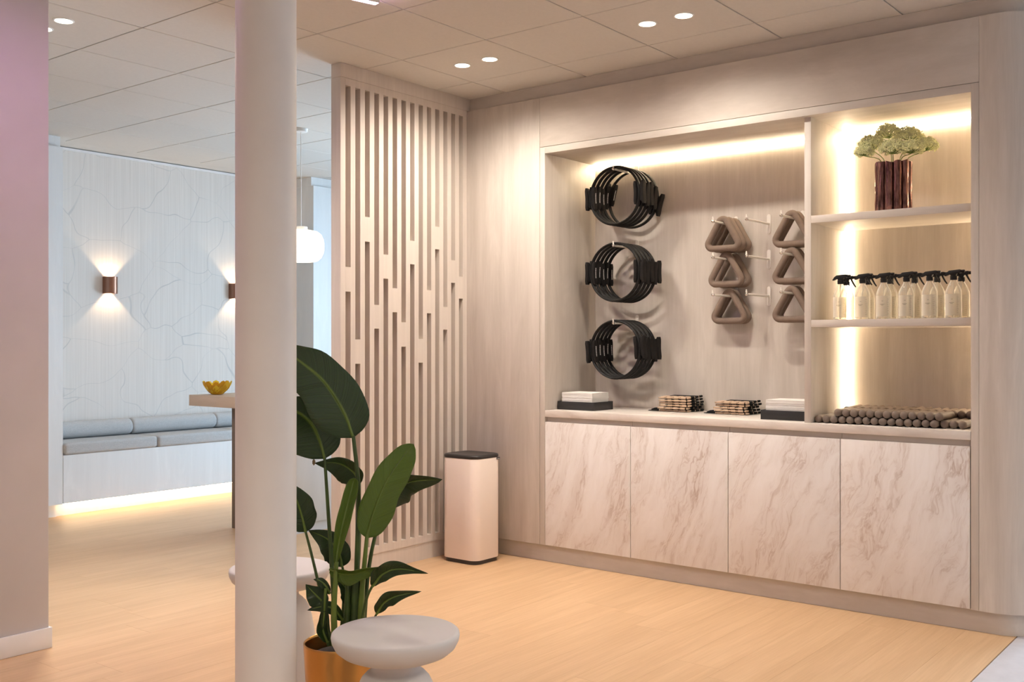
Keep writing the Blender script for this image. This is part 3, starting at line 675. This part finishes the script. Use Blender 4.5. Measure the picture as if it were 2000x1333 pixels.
def capsule(l_, r, axis, n=10):
    h_ = l_ / 2; pr_ = [(r * .35, -h_), (r * .8, -h_ + r * .25), (r, -h_ + r * .7), (r, h_ - r * .7), (r * .8, h_ - r * .25), (r * .35, h_)]
    return G().lathe(pr_, n, (0, 0, 0), axis)
bead_y = mesh('bead', capsule(.034, .0061, 'y'), M['beige_bead'], smooth=50)
knob_y = mesh('spacer', capsule(.009, .0056, 'y', 8), M['beige_bead'], smooth=50)
pad_x = mesh('pad', capsule(.040, .0064, 'x'), M['black_cloth'], smooth=50)
knob_x = mesh('spacer', capsule(.008, .0057, 'x', 8), M['beige_bead'], smooth=50)
bead_x = mesh('bead', capsule(.030, .0062, 'x'), M['beige_bead'], smooth=50)
strap_me = mesh('strap', G().box(.004, .172, .006, .176, -.0035, .0035), M['black_cloth'], bevel=.002)
def strap(loc, rz, label, group, tail, lift=0.0, top=False):
    t = thing('beaded_strap', label, 'strap', loc, rz, group)
    t.rotation_euler = (0, -lift, rz); link('strap', strap_me, t)
    y_ = .008
    for k in range(4):
        link('bead', bead_y, t, (.001, y_ + .017, 0)); y_ += .035
        link('spacer', knob_y, t, (.001, y_ + .0045, 0)); y_ += .0105
        if top:
            for r_ in range(1, 5): link('bead', bead_y, t, (.001 + .0155 * r_, y_ - .0285 + .004 * (r_ % 2), .0012))
    x_ = .010; link('bead', bead_x, t, (x_ + .012, .002, 0)); x_ += .030
    for k in range(3):
        link('spacer', knob_x, t, (x_ + .004, .002, 0)); x_ += .0095
        link('pad', pad_x, t, (x_ + .020, .002, 0)); x_ += .0405
    if tail:
        g = G().box(.0, .05, .180, .262, -.0055, -.002)
        g.loft([[(.004, .182, -.002), (.05, .182, -.002), (.05, .182, .016), (.004, .182, .016)], [(.008, .225, -.002), (.045, .225, -.002), (.045, .225, .012), (.008, .225, .012)], [(.014, .250, -.0018), (.04, .250, -.0018), (.04, .250, .003), (.014, .250, .003)]])
        obj('loose_end', g, M['black_cloth'], t, local=True)
    return t
rnd = random.Random(2)
for k in range(6):
    strap((5.230 + rnd.uniform(-.006, .006), 2.842 + rnd.uniform(-.006, .006), .9145 + .0146 * k), rnd.uniform(-.045, .03), 'beaded exercise strap, %s from the bottom of the taller pile' % ORD[k], 'straps in the taller pile', k == 0, .008 * k, k == 5)
for k in range(5):
    strap((5.228 + rnd.uniform(-.006, .006), 2.482 + rnd.uniform(-.006, .006), .9145 + .0146 * k), rnd.uniform(-.045, .03), 'beaded exercise strap, %s from the bottom of the lower pile' % ORD[k], 'straps in the lower pile', k == 0, .008 * k, k == 4)

# hand weights: capsules lying front to back
WR = .0198; WLN = .225
pr_ = []
for k in range(9):
    a = -PI / 2 + PI / 2 * k / 8; pr_.append((max(.0004, WR * math.cos(a)), -WLN / 2 + WR + WR * math.sin(a)))
pr_ += [(WR * .93, -WLN / 2 + WR * 1.8), (WR * .90, -WLN / 2 + WR * 2.6)]
pr_ = pr_ + [(r, -z) for r, z in reversed(pr_)]
wt_me = mesh('hand_weight', G().lathe(pr_, 18, (0, 0, 0), 'x'), M['taupe'], smooth=70)
def weight(x_, y_, z_, rowname, k):
    o = link('hand_weight', wt_me, None, (x_, y_, z_)); tag(o, 'taupe rod hand weight, %s from the divider in the %s' % (ORD[k], rowname), 'hand weight', 'hand weights, ' + rowname)
wy = [1.962 - .0400 * k for k in range(19)]
xa, xb = 4.955 + WLN / 2, 4.955 + WLN * 1.5 + .012; z1 = .9075 + WR; z2 = z1 + .0346
for k in range(18): weight(xa + random.uniform(-.004, .004) + (0.02 if k > 14 else 0), wy[k], z1, 'front bottom row', k)
for k in range(2, 15): weight(xa + random.uniform(-.004, .004), wy[k] - .020, z2, 'front top row', k - 2)
for k in range(1, 18): weight(xb + random.uniform(-.002, .002), wy[k], z1, 'rear bottom row', k - 1)
for k in range(1, 17): weight(xb + random.uniform(-.002, .002), wy[k] - .020, z2, 'rear top row', k - 1)

# ------------------------------------------------------------------ spray bottles
def make_bottle():
    t = thing('spray_bottle', 'bottle', 'spray bottle'); r = .036
    pf = [(.0005, .0008), (r * .9, .0008), (r, .005), (r, .118), (r * .93, .132), (r * .70, .152), (.014, .172), (.0125, .178), (.0125, .186)]
    obj('body', G().lathe(pf, 28), M['bottle'], t, local=True, smooth=40)
    lb = obj('label', G().loft([[((r + .0006) * math.cos(a), (r + .0006) * math.sin(a), z) for a in [PI * 1.02 + (k / 14 - .5) * 2.1 for k in range(15)]] for z in (.012, .112)], closed=False, caps=False), M['label'], t, local=True)
    g = G()
    for zz, a0, a1 in ((.086, -.30, -.10), (.070, -.45, .12), (.066, -.3, -.05)):
        k = a0
        while k < a1:
            a = PI * 1.02 - k - .15; rr_ = r + .0012
            g.add([(rr_ * math.cos(a), rr_ * math.sin(a), zz), (rr_ * math.cos(a - .05), rr_ * math.sin(a - .05), zz), (rr_ * math.cos(a - .05), rr_ * math.sin(a - .05), zz + .0028), (rr_ * math.cos(a), rr_ * math.sin(a), zz + .0028)], [(0, 1, 2, 3)]); k += .075
    for k in range(9):
        a = PI * 1.02 + .62; zz = .024 + .009 * k; rr_ = r + .0012; w = .16 if k % 2 else .26
        g.add([(rr_ * math.cos(a), rr_ * math.sin(a), zz), (rr_ * math.cos(a + w), rr_ * math.sin(a + w), zz), (rr_ * math.cos(a + w), rr_ * math.sin(a + w), zz + .0009), (rr_ * math.cos(a), rr_ * math.sin(a), zz + .0009)], [(0, 1, 2, 3)])
    obj('print', g, M['print_dark'], lb, local=True, smooth=0)
    obj('collar', G().lathe([(.0135, .178), (.0155, .179), (.0155, .196), (.013, .198), (.0005, .198)], 20), M['black'], t, local=True)
    # trigger head, nozzle towards -Y
    side = [(.040, .198), (.030, .213), (.018, .222), (-.030, .226), (-.036, .224), (-.036, .210), (-.014, .207), (-.011, .197), (.011, .197), (.014, .205), (.036, .196)]
    hd = obj('head', G().loft([[(-.0105, y_, z_) for y_, z_ in side], [(.0105, y_, z_) for y_, z_ in side]]), M['black'], t, local=True, bevel=.002)
    obj('nozzle', G().lathe([(.006, -.050), (.0075, -.048), (.0075, -.036), (.006, -.034)], 12, (0, 0, .217), 'y'), M['black'], hd, local=True)
    obj('trigger', G().tube([(0, -.022, .210), (0, -.028, .197), (0, -.036, .182), (0, -.046, .168)], [.005, .0045, .004, .003], 8), M['black'], t, local=True)
    obj('dip_tube', G().tube([(0, 0, .186), (.001, .002, .1), (.004, .006, .006)], .0024, 6), M['label'], t, local=True)
    return t
b0 = make_bottle(); first = True
for row, pxs, xx in (('front', (1641.8, 1685, 1726, 1770.5, 1815.7, 1862.5), 5.000), ('rear', (1653.5, 1694, 1739, 1786.6, 1831, 1878), 5.125)):
    for k, px in enumerate(pxs):
        P_ = onX(px, 560, xx); lab = 'clear spray bottle with black trigger, %s from the divider in the %s row' % (ORD[k], row); gp = 'spray bottles in the %s row' % row
        if first: b0.location = (P_.x, P_.y, 1.4232); b0['label'] = lab; b0['group'] = gp; first = False
        else: dup(b0, (P_.x, P_.y, 1.4232), (0, 0, random.uniform(-.08, .08)), lab, gp)

# ------------------------------------------------------------------ vase and flowers
VX, VY, VZ = 5.115, onX(1745, 380, 5.115).y, 1.9455
vs = thing('vase', 'dark bronze ribbed vase on the upper shelf', 'vase', (VX, VY, VZ))
rings = []; NV = 176
for rs, z in ((.0, .0005), (.93, .0005), (1, .006), (1.01, .05), (.985, .09), (1.01, .13), (.99, .17), (1.005, .21), (1, .245), (.99, .252), (.94, .250), (.90, .24), (.88, .03), (.0, .03)):
    ring = []
    for j in range(NV):
        a = 2 * PI * j / NV; u_ = ((a * 11 / (2 * PI)) % 1) * 2 - 1; rr_ = (.0660 + .0205 * math.sqrt(max(0, 1 - u_ * u_)) + .0012 * math.sin(37 * a + 40 * z)) * max(rs, .003)
        ring.append((rr_ * math.cos(a), rr_ * math.sin(a), z + (.004 * math.sin(3 * a + 1) + .003 * math.sin(9 * a) if z > .2 else 0)))
    rings.append(ring)
obj('shell', G().loft(rings), M['vase'], vs, local=True, smooth=50)
rnd = random.Random(8)
ico = [(0, 0, 1), (.894, 0, .447), (.276, .851, .447), (-.724, .526, .447), (-.724, -.526, .447), (.276, -.851, .447), (.724, .526, -.447), (-.276, .851, -.447), (-.894, 0, -.447), (-.276, -.851, -.447), (.724, -.526, -.447), (0, 0, -1)]
icf = [(0, 1, 2), (0, 2, 3), (0, 3, 4), (0, 4, 5), (0, 5, 1), (1, 6, 2), (2, 7, 3), (3, 8, 4), (4, 9, 5), (5, 10, 1), (6, 7, 2), (7, 8, 3), (8, 9, 4), (9, 10, 5), (10, 6, 1), (6, 11, 7), (7, 11, 8), (8, 11, 9), (9, 11, 10), (10, 11, 6)]
heads = [((1703, 280), .060, 'umbel on the divider side of the vase'), ((1736, 258), .058, 'tallest umbel above the vase'), ((1774, 264), .064, 'broad umbel in the middle of the bunch'), ((1808, 283), .054, 'umbel hanging over the side away from the divider'), ((1744, 288), .060, 'umbel low at the vase mouth'), ((1688, 296), .040, 'small umbel drooping towards the divider'), ((1780, 288), .054, 'small umbel tucked under the broad one')]
for i, ((px, py), R_, lab) in enumerate(heads):
    top = onX(px, py, VX + (.0, .05, .04, .03, -.07, -.06, -.06)[i]); root = Vector((VX + rnd.uniform(-.02, .02), VY + rnd.uniform(-.02, .02), VZ + .035))
    mouth = Vector((VX + (top.x - VX) * .35, VY + (top.y - VY) * .35, VZ + .25)); hub = top + Vector((0, 0, -R_ * .55))
    if hub.z < VZ + .262: hub.z = VZ + .262
    t = thing('flower_stem', 'pale green lacy flower, ' + lab, 'flower', root, 0, 'flowers in the vase')
    st_ = obj('stalk', G().tube(bez([root, mouth, hub], 8), .0022, 6), M['flower_stem'], t)
    gr = G(); gf = G(); axis = (hub - mouth).normalized()
    NU = 40
    for k in range(NU):
        ph_ = k * 2.399963; cz = 1 - .86 * (k + .5) / NU; sn = math.sqrt(1 - cz * cz)
        tip = hub + Vector((R_ * sn * math.cos(ph_), R_ * sn * math.sin(ph_), R_ * (cz * .95 + .12))) * rnd.uniform(.9, 1.06)
        gr.tube([hub, hub.lerp(tip, .5) + Vector((0, 0, -.004)), tip], .0008, 4)
        for q in range(44):
            d_ = Vector((rnd.gauss(0, 1), rnd.gauss(0, 1), rnd.gauss(0, 1))).normalized() * .0150 * rnd.uniform(.55, 1)
            s_ = rnd.uniform(.0020, .0036); gf.add([tuple(tip + d_ + Vector(v_) * s_) for v_ in ico], icf)
    obj('rays', gr, M['flower_stem'], t); o = obj('florets', gf, M['floret'], t, smooth=0); o['kind'] = 'stuff'

# ------------------------------------------------------------------ back room
pr2 = struct(obj('wall_bench_end', G().box(0.6, 3.902, 7.362, BY, .102, 2.778), M['white_panel'], smooth=0))
struct(obj('trim_2', G().box(0.6, 3.897, 7.392, BY, 2.778, CEIL - .0005).box(0.6, 3.897, 7.45, BY, .0005, .102), M['white_panel'], smooth=0))
pier = sempty('wall_back_right', (6.9, 7.5, 0))
obj('panel', G().box(6.285, 7.6, 7.31, BY, .102, 2.778), M['white_panel'], pier, smooth=0)
obj('crown_board', G().box(6.275, 7.6, 7.33, BY, 2.778, CEIL - .0005), M['white_panel'], pier, smooth=0)
obj('plinth', G().box(6.30, 7.6, 7.33, BY, .0005, .102), M['white_panel'], pier, smooth=0)
be = thing('bench', 'long white built-in bench with glowing toe kick along the wallpaper', 'bench', (5.1, 7.55, 0))
obj('front', G().box(3.904, 6.28, 7.36, 7.38, .106, .468), M['white_panel'], be, smooth=0)
obj('seat_board', G().box(3.904, 6.28, 7.38, BY - .013, .440, .468), M['white_panel'], be, smooth=0)
obj('toe_kick', G().box(3.904, 6.28, 7.47, 7.49, .0008, .10), M['white_panel'], be, smooth=0)
obj('bottom_board', G().box(3.904, 6.28, 7.38, BY - .013, .106, .12), M['white_panel'], be, smooth=0)
obj('light_strip', G().box(3.92, 6.26, 7.40, 7.412, .096, .1055), M['kick'], be, smooth=0)
def soft(name, x0, x1, y0, y1, z0, z1, r, label, group):
    g = G(); n = 8; rings = []
    prof = rrect(y0, y1, z0, z1, r, n)
    for dx, s in ((0, .80), (.006, .92), (.018, .985), (.035, 1)):
        rings.append((x0 + dx, s))
    rings += [(x0 + x1 - a, s) for a, s in reversed(rings)]
    cy_, cz_ = (y0 + y1) / 2, (z0 + z1) / 2
    g.loft([[(x_, cy_ + (a - cy_) * (.6 + .4 * s), cz_ + (b_ - cz_) * s) for a, b_ in prof] for x_, s in rings])
    return tag(obj(name, g, M['fabric'], smooth=60), label, 'cushion', group)
sx = [(3.906, 4.688), (4.694, 5.478), (5.484, 6.27)]
for k, (a, b_) in enumerate(sx):
    soft('seat_cushion', a, b_, 7.345, 7.752, .4685, .560, .022, 'flat grey seat cushion ' + ('at the panelled end of the bench', 'in the middle of the bench', 'at the pier end of the bench')[k], 'seat cushions on the bench')
bxs = [(3.906, 4.640), (4.646, 5.452), (5.458, 6.26)]
for k, (a, b_) in enumerate(bxs):
    soft('back_bolster', a, b_, 7.625, 7.765, .5612, .694, .062, 'rounded grey back bolster ' + ('at the panelled end of the bench', 'in the middle of the bench', 'at the pier end of the bench')[k], 'back bolsters on the bench')
# table and island
tb = thing('high_table', 'pale oak high table with thick top and brown slab leg', 'table', (4.45, 6.0, 0))
obj('top', G().box(4.35, 5.20, 5.56, 6.42, .856, .935), M['table_wood'], tb, bevel=.002)
obj('leg', G().prism(rrect(4.43, 4.53, 5.64, 6.03, .012, 4), .0005, .8555), M['dark_leg'], tb, bevel=.001)
il = thing('kitchen_island', 'white island cabinet with grey worktop behind the plant', 'island', (5.2, 5.5, 0))
obj('top', G().box(4.56 - .06, 6.0, 5.43, 5.55, .890, .934), M['grey_top'], il, bevel=.001)
obj('recess_rail', G().box(4.54, 5.99, 5.538, 5.55, .850, .8895), M['white_panel'], il, smooth=0)
obj('body', G().box(4.535, 6.0, 5.475, 5.55, .07, .8495), M['white_panel'], il, smooth=0)
for k in range(2):
    obj('front', G().box(4.531 + .73 * k + .002, 4.531 + .73 * (k + 1) - .002, 5.452, 5.4745, .0705, .849), M['white_panel'], il, bevel=.001)
obj('plinth', G().box(4.545, 5.99, 5.472, 5.55, .0005, .0695), M['white_panel'], il, smooth=0)
# amber bowl
bc = at(424, 673, 7.41); bc.z = .9355
bw = thing('glass_bowl', 'amber glass bowl of overlapping petals on the high table', 'bowl', bc)
rnd = random.Random(5)
obj('bowl_core', G().lathe([(.0005, .001), (.035, .001), (.045, .006), (.066, .03), (.080, .062), (.0785, .062), (.064, .032), (.042, .009), (.0005, .006)], 32), M['amber'], bw, local=True, smooth=60)
for tier, (zz, rr_, tl_, n_) in enumerate(((.029, .058, .85, 9), (.050, .076, .95, 11), (.074, .090, 1.1, 13))):
    for k in range(n_):
        a = 2 * PI * (k + rnd.random() * .4) / n_; s_ = .021 + rnd.random() * .006
        rad = Vector((math.cos(a), math.sin(a), 0)); tan_ = Vector((-math.sin(a), math.cos(a), 0)); upv = (Vector((0, 0, 1)) * math.sin(tl_) + rad * math.cos(tl_)).normalized()
        nn = tan_.cross(upv).normalized(); c_ = rad * rr_ + Vector((0, 0, zz)); tw = rnd.uniform(-.5, .5); tan2 = tan_ * math.cos(tw) + upv * math.sin(tw); up2 = upv * math.cos(tw) - tan_ * math.sin(tw)
        pts_ = [(-.9, -.9), (0, -1.1), (.9, -.9), (1.05, 0), (.75, .8), (0, 1.15), (-.75, .8), (-1.05, 0)]
        g = G().loft([[tuple(c_ + tan2 * (s_ * u) + up2 * (s_ * v_) + nn * (d_ + .004 * (u * u))) for u, v_ in pts_] for d_ in (-.0012, .0012)])
        obj('petal', g, M['amber_light'] if rnd.random() < .35 else M['amber'], bw, local=True)

# ------------------------------------------------------------------ lamps
def lamp(name, typ, loc, rot, watts, col, **kw):
    l = bpy.data.lights.new(name, typ); l.energy = watts; l.color = col
    for k, v in kw.items(): setattr(l, k, v)
    o = bpy.data.objects.new(name, l); COL.objects.link(o); o.location = loc; o.rotation_euler = rot; return o
dl_trim = mesh('trim', G().lathe([(.0405, -.0005), (.0405, -.004), (.048, -.003), (.049, -.0005)], 28), M['white_met'], smooth=40)
dl_lens = mesh('lens', G().lathe([(.0005, -.0025), (.040, -.0025), (.040, -.0005), (.0005, -.0005)], 28), M['down_e'], smooth=40)
def downlight(x_, y_, label, group, k=1.0):
    t = thing('downlight', label, 'downlight', (x_, y_, CEIL), 0, group)
    off_ = '_fill_offscreen' if y_ < 2.0 or x_ < 2.0 else ''          # unseen fill lamps, added behind or beside the camera
    link('trim', dl_trim, t); link('lens' + off_, dl_lens, t)
    lamp('downlight_beam' + off_, 'SPOT', (x_, y_, CEIL - .012), (0, 0, 0), DOWN_W * k, WARM, spot_size=math.radians(162), spot_blend=1.0, shadow_soft_size=.04)
for yy, nm in ((3.638, 'the slatted partition'), (2.448, 'the bare hooks'), (-1.15, 'the rear floor, unseen and added as fill')):
    for s in (1, -1): downlight(4.288, yy + .099 * s, ('unseen added fill downlight, ' + ('bench' if s > 0 else 'entrance') + ' side of the pair in front of ' + nm), 'ceiling downlights in front of ' + nm)
for yy, nm in ((4.828, 'behind the plaster wall end'), (-1.17, 'over the entrance floor, unseen and added as fill')):
    for s in (1, -1): downlight(2.51, yy + .099 * s, ('unseen added fill downlight, ' + ('bench' if s > 0 else 'entrance') + ' side of the pair ' + nm), 'added fill downlights ' + nm, 1.4 if yy > 4 else 1.0)
for xx, yy, nm in ((0.7, -1.17, 'second from the entrance glazing'), (-1.1, -1.17, 'in the rear corner'), (-1.1, 0.63, 'along the near side wall'), (-1.1, 2.43, 'by the plaster wall')):  # unseen pairs added as fill light on the column, doors and bin
    for s in (1, -1): downlight(xx, yy + .099 * s, ('unseen added fill downlight, ' + ('bench' if s > 0 else 'entrance') + ' side of the pair ' + nm), 'added fill downlights ' + nm)
# pink linear lamp
E0 = Vector((3.19, 3.282, 0)); dv = Vector((-.962, .274, 0)); nv = Vector((.274, .962, 0)); E1 = E0 + dv * 2.85
def bar(w, z0, z1, in_=0):
    a, b_ = E0 + dv * in_, E1 - dv * in_
    return G().prism([tuple((a - nv * w)[:2]), tuple((a + nv * w)[:2]), tuple((b_ + nv * w)[:2]), tuple((b_ - nv * w)[:2])], z0, z1)
ll = thing('linear_lamp', 'slim linear ceiling lamp glowing pinkish white', 'lamp', (E0 + E1) / 2 + Vector((0, 0, CEIL - .04)))
obj('housing', bar(.018, CEIL - .012, CEIL - .0005), M['white_met'], ll, smooth=0)
for sg in (-1, 1):
    a_, b2 = E0 + nv * (.0172 * sg), E1 + nv * (.0172 * sg); w_ = nv * .0008
    obj('side_fin', G().prism([tuple((a_ - w_)[:2]), tuple((a_ + w_)[:2]), tuple((b2 + w_)[:2]), tuple((b2 - w_)[:2])], CEIL - .042, CEIL - .0125), M['white_met'], ll, smooth=0)
obj('diffuser', bar(.0160, CEIL - .041, CEIL - .0125, .001), M['pinkled'], ll, smooth=0)
# pendant
pp = (4.837, 5.761)
pd_ = thing('pendant_lamp', 'white opal glass pendant lamp hanging over the high table', 'pendant lamp', (pp[0], pp[1], 1.9))
obj('canopy', G().lathe([(.0005, CEIL - .025), (.045, CEIL - .022), (.05, CEIL - .0005), (.0005, CEIL - .0005)], 24, (pp[0], pp[1], 0)), M['white_met'], pd_)
obj('cord', G().tube([(pp[0], pp[1], CEIL - .025), (pp[0], pp[1], 2.5), (pp[0], pp[1], 2.155)], .0032, 8), M['white_met'], pd_)
obj('cap', G().lathe([(.0005, 2.156), (.012, 2.154), (.045, 2.152), (.046, 2.128), (.0005, 2.128)], 28, (pp[0], pp[1], 0)), M['white_met'], pd_)
obj('shade', G().lathe([(.0005, 1.900), (.10, 1.900), (.122, 1.908), (.145, 1.930), (.162, 1.968), (.166, 2.010), (.162, 2.055), (.145, 2.095), (.118, 2.116), (.08, 2.125), (.0005, 2.127)], 48, (pp[0], pp[1], 0)), M['pendant'], pd_, smooth=60)
# sconces
def sconce(x_, label):
    t = thing('wall_sconce', label, 'wall lamp', (x_, BY, 1.785), 0, 'copper wall lamps'); w, dp = .054, .085
    outer = [(-w, 0)] + [(-w, -.030)] + [(-w * math.cos(a), -.030 - (dp - .030) * math.sin(a)) for a in [PI * k / 14 for k in range(1, 14)]] + [(w, -.030), (w, 0)]
    inner = [(a * .93, b_ * .95) for a, b_ in outer]
    zs = (-.069, .069)
    g = G(); n = len(outer); vs_ = [(a, b_ - .0012, z) for z in zs for a, b_ in outer] + [(a, b_ - .0012, z) for z in zs for a, b_ in inner]; fs = []
    for j in range(n - 1):
        fs += [(j, j + 1, n + j + 1, n + j), (2 * n + j, 3 * n + j, 3 * n + j + 1, 2 * n + j + 1), (j, 2 * n + j, 2 * n + j + 1, j + 1), (n + j, n + j + 1, 3 * n + j + 1, 3 * n + j)]
    g.add(vs_, fs); obj('shell', g, M['bronze'], t, local=True, smooth=40)
    obj('bulb_block', G().box(-.022, .022, -.055, -.012, -.018, .018), M['filament'], t, local=True)
    for s in (1, -1):
        lamp('sconce_beam', 'SPOT', (x_, BY - .042, 1.785 + .03 * s), (PI if s > 0 else 0, 0, 0), 7.0, (1.0, .70, .42), spot_size=math.radians(98), spot_blend=.35, shadow_soft_size=.012)
sconce(4.506, 'copper up-and-down wall lamp nearer the panelled bench end')
sconce(5.735, 'copper up-and-down wall lamp nearer the table')
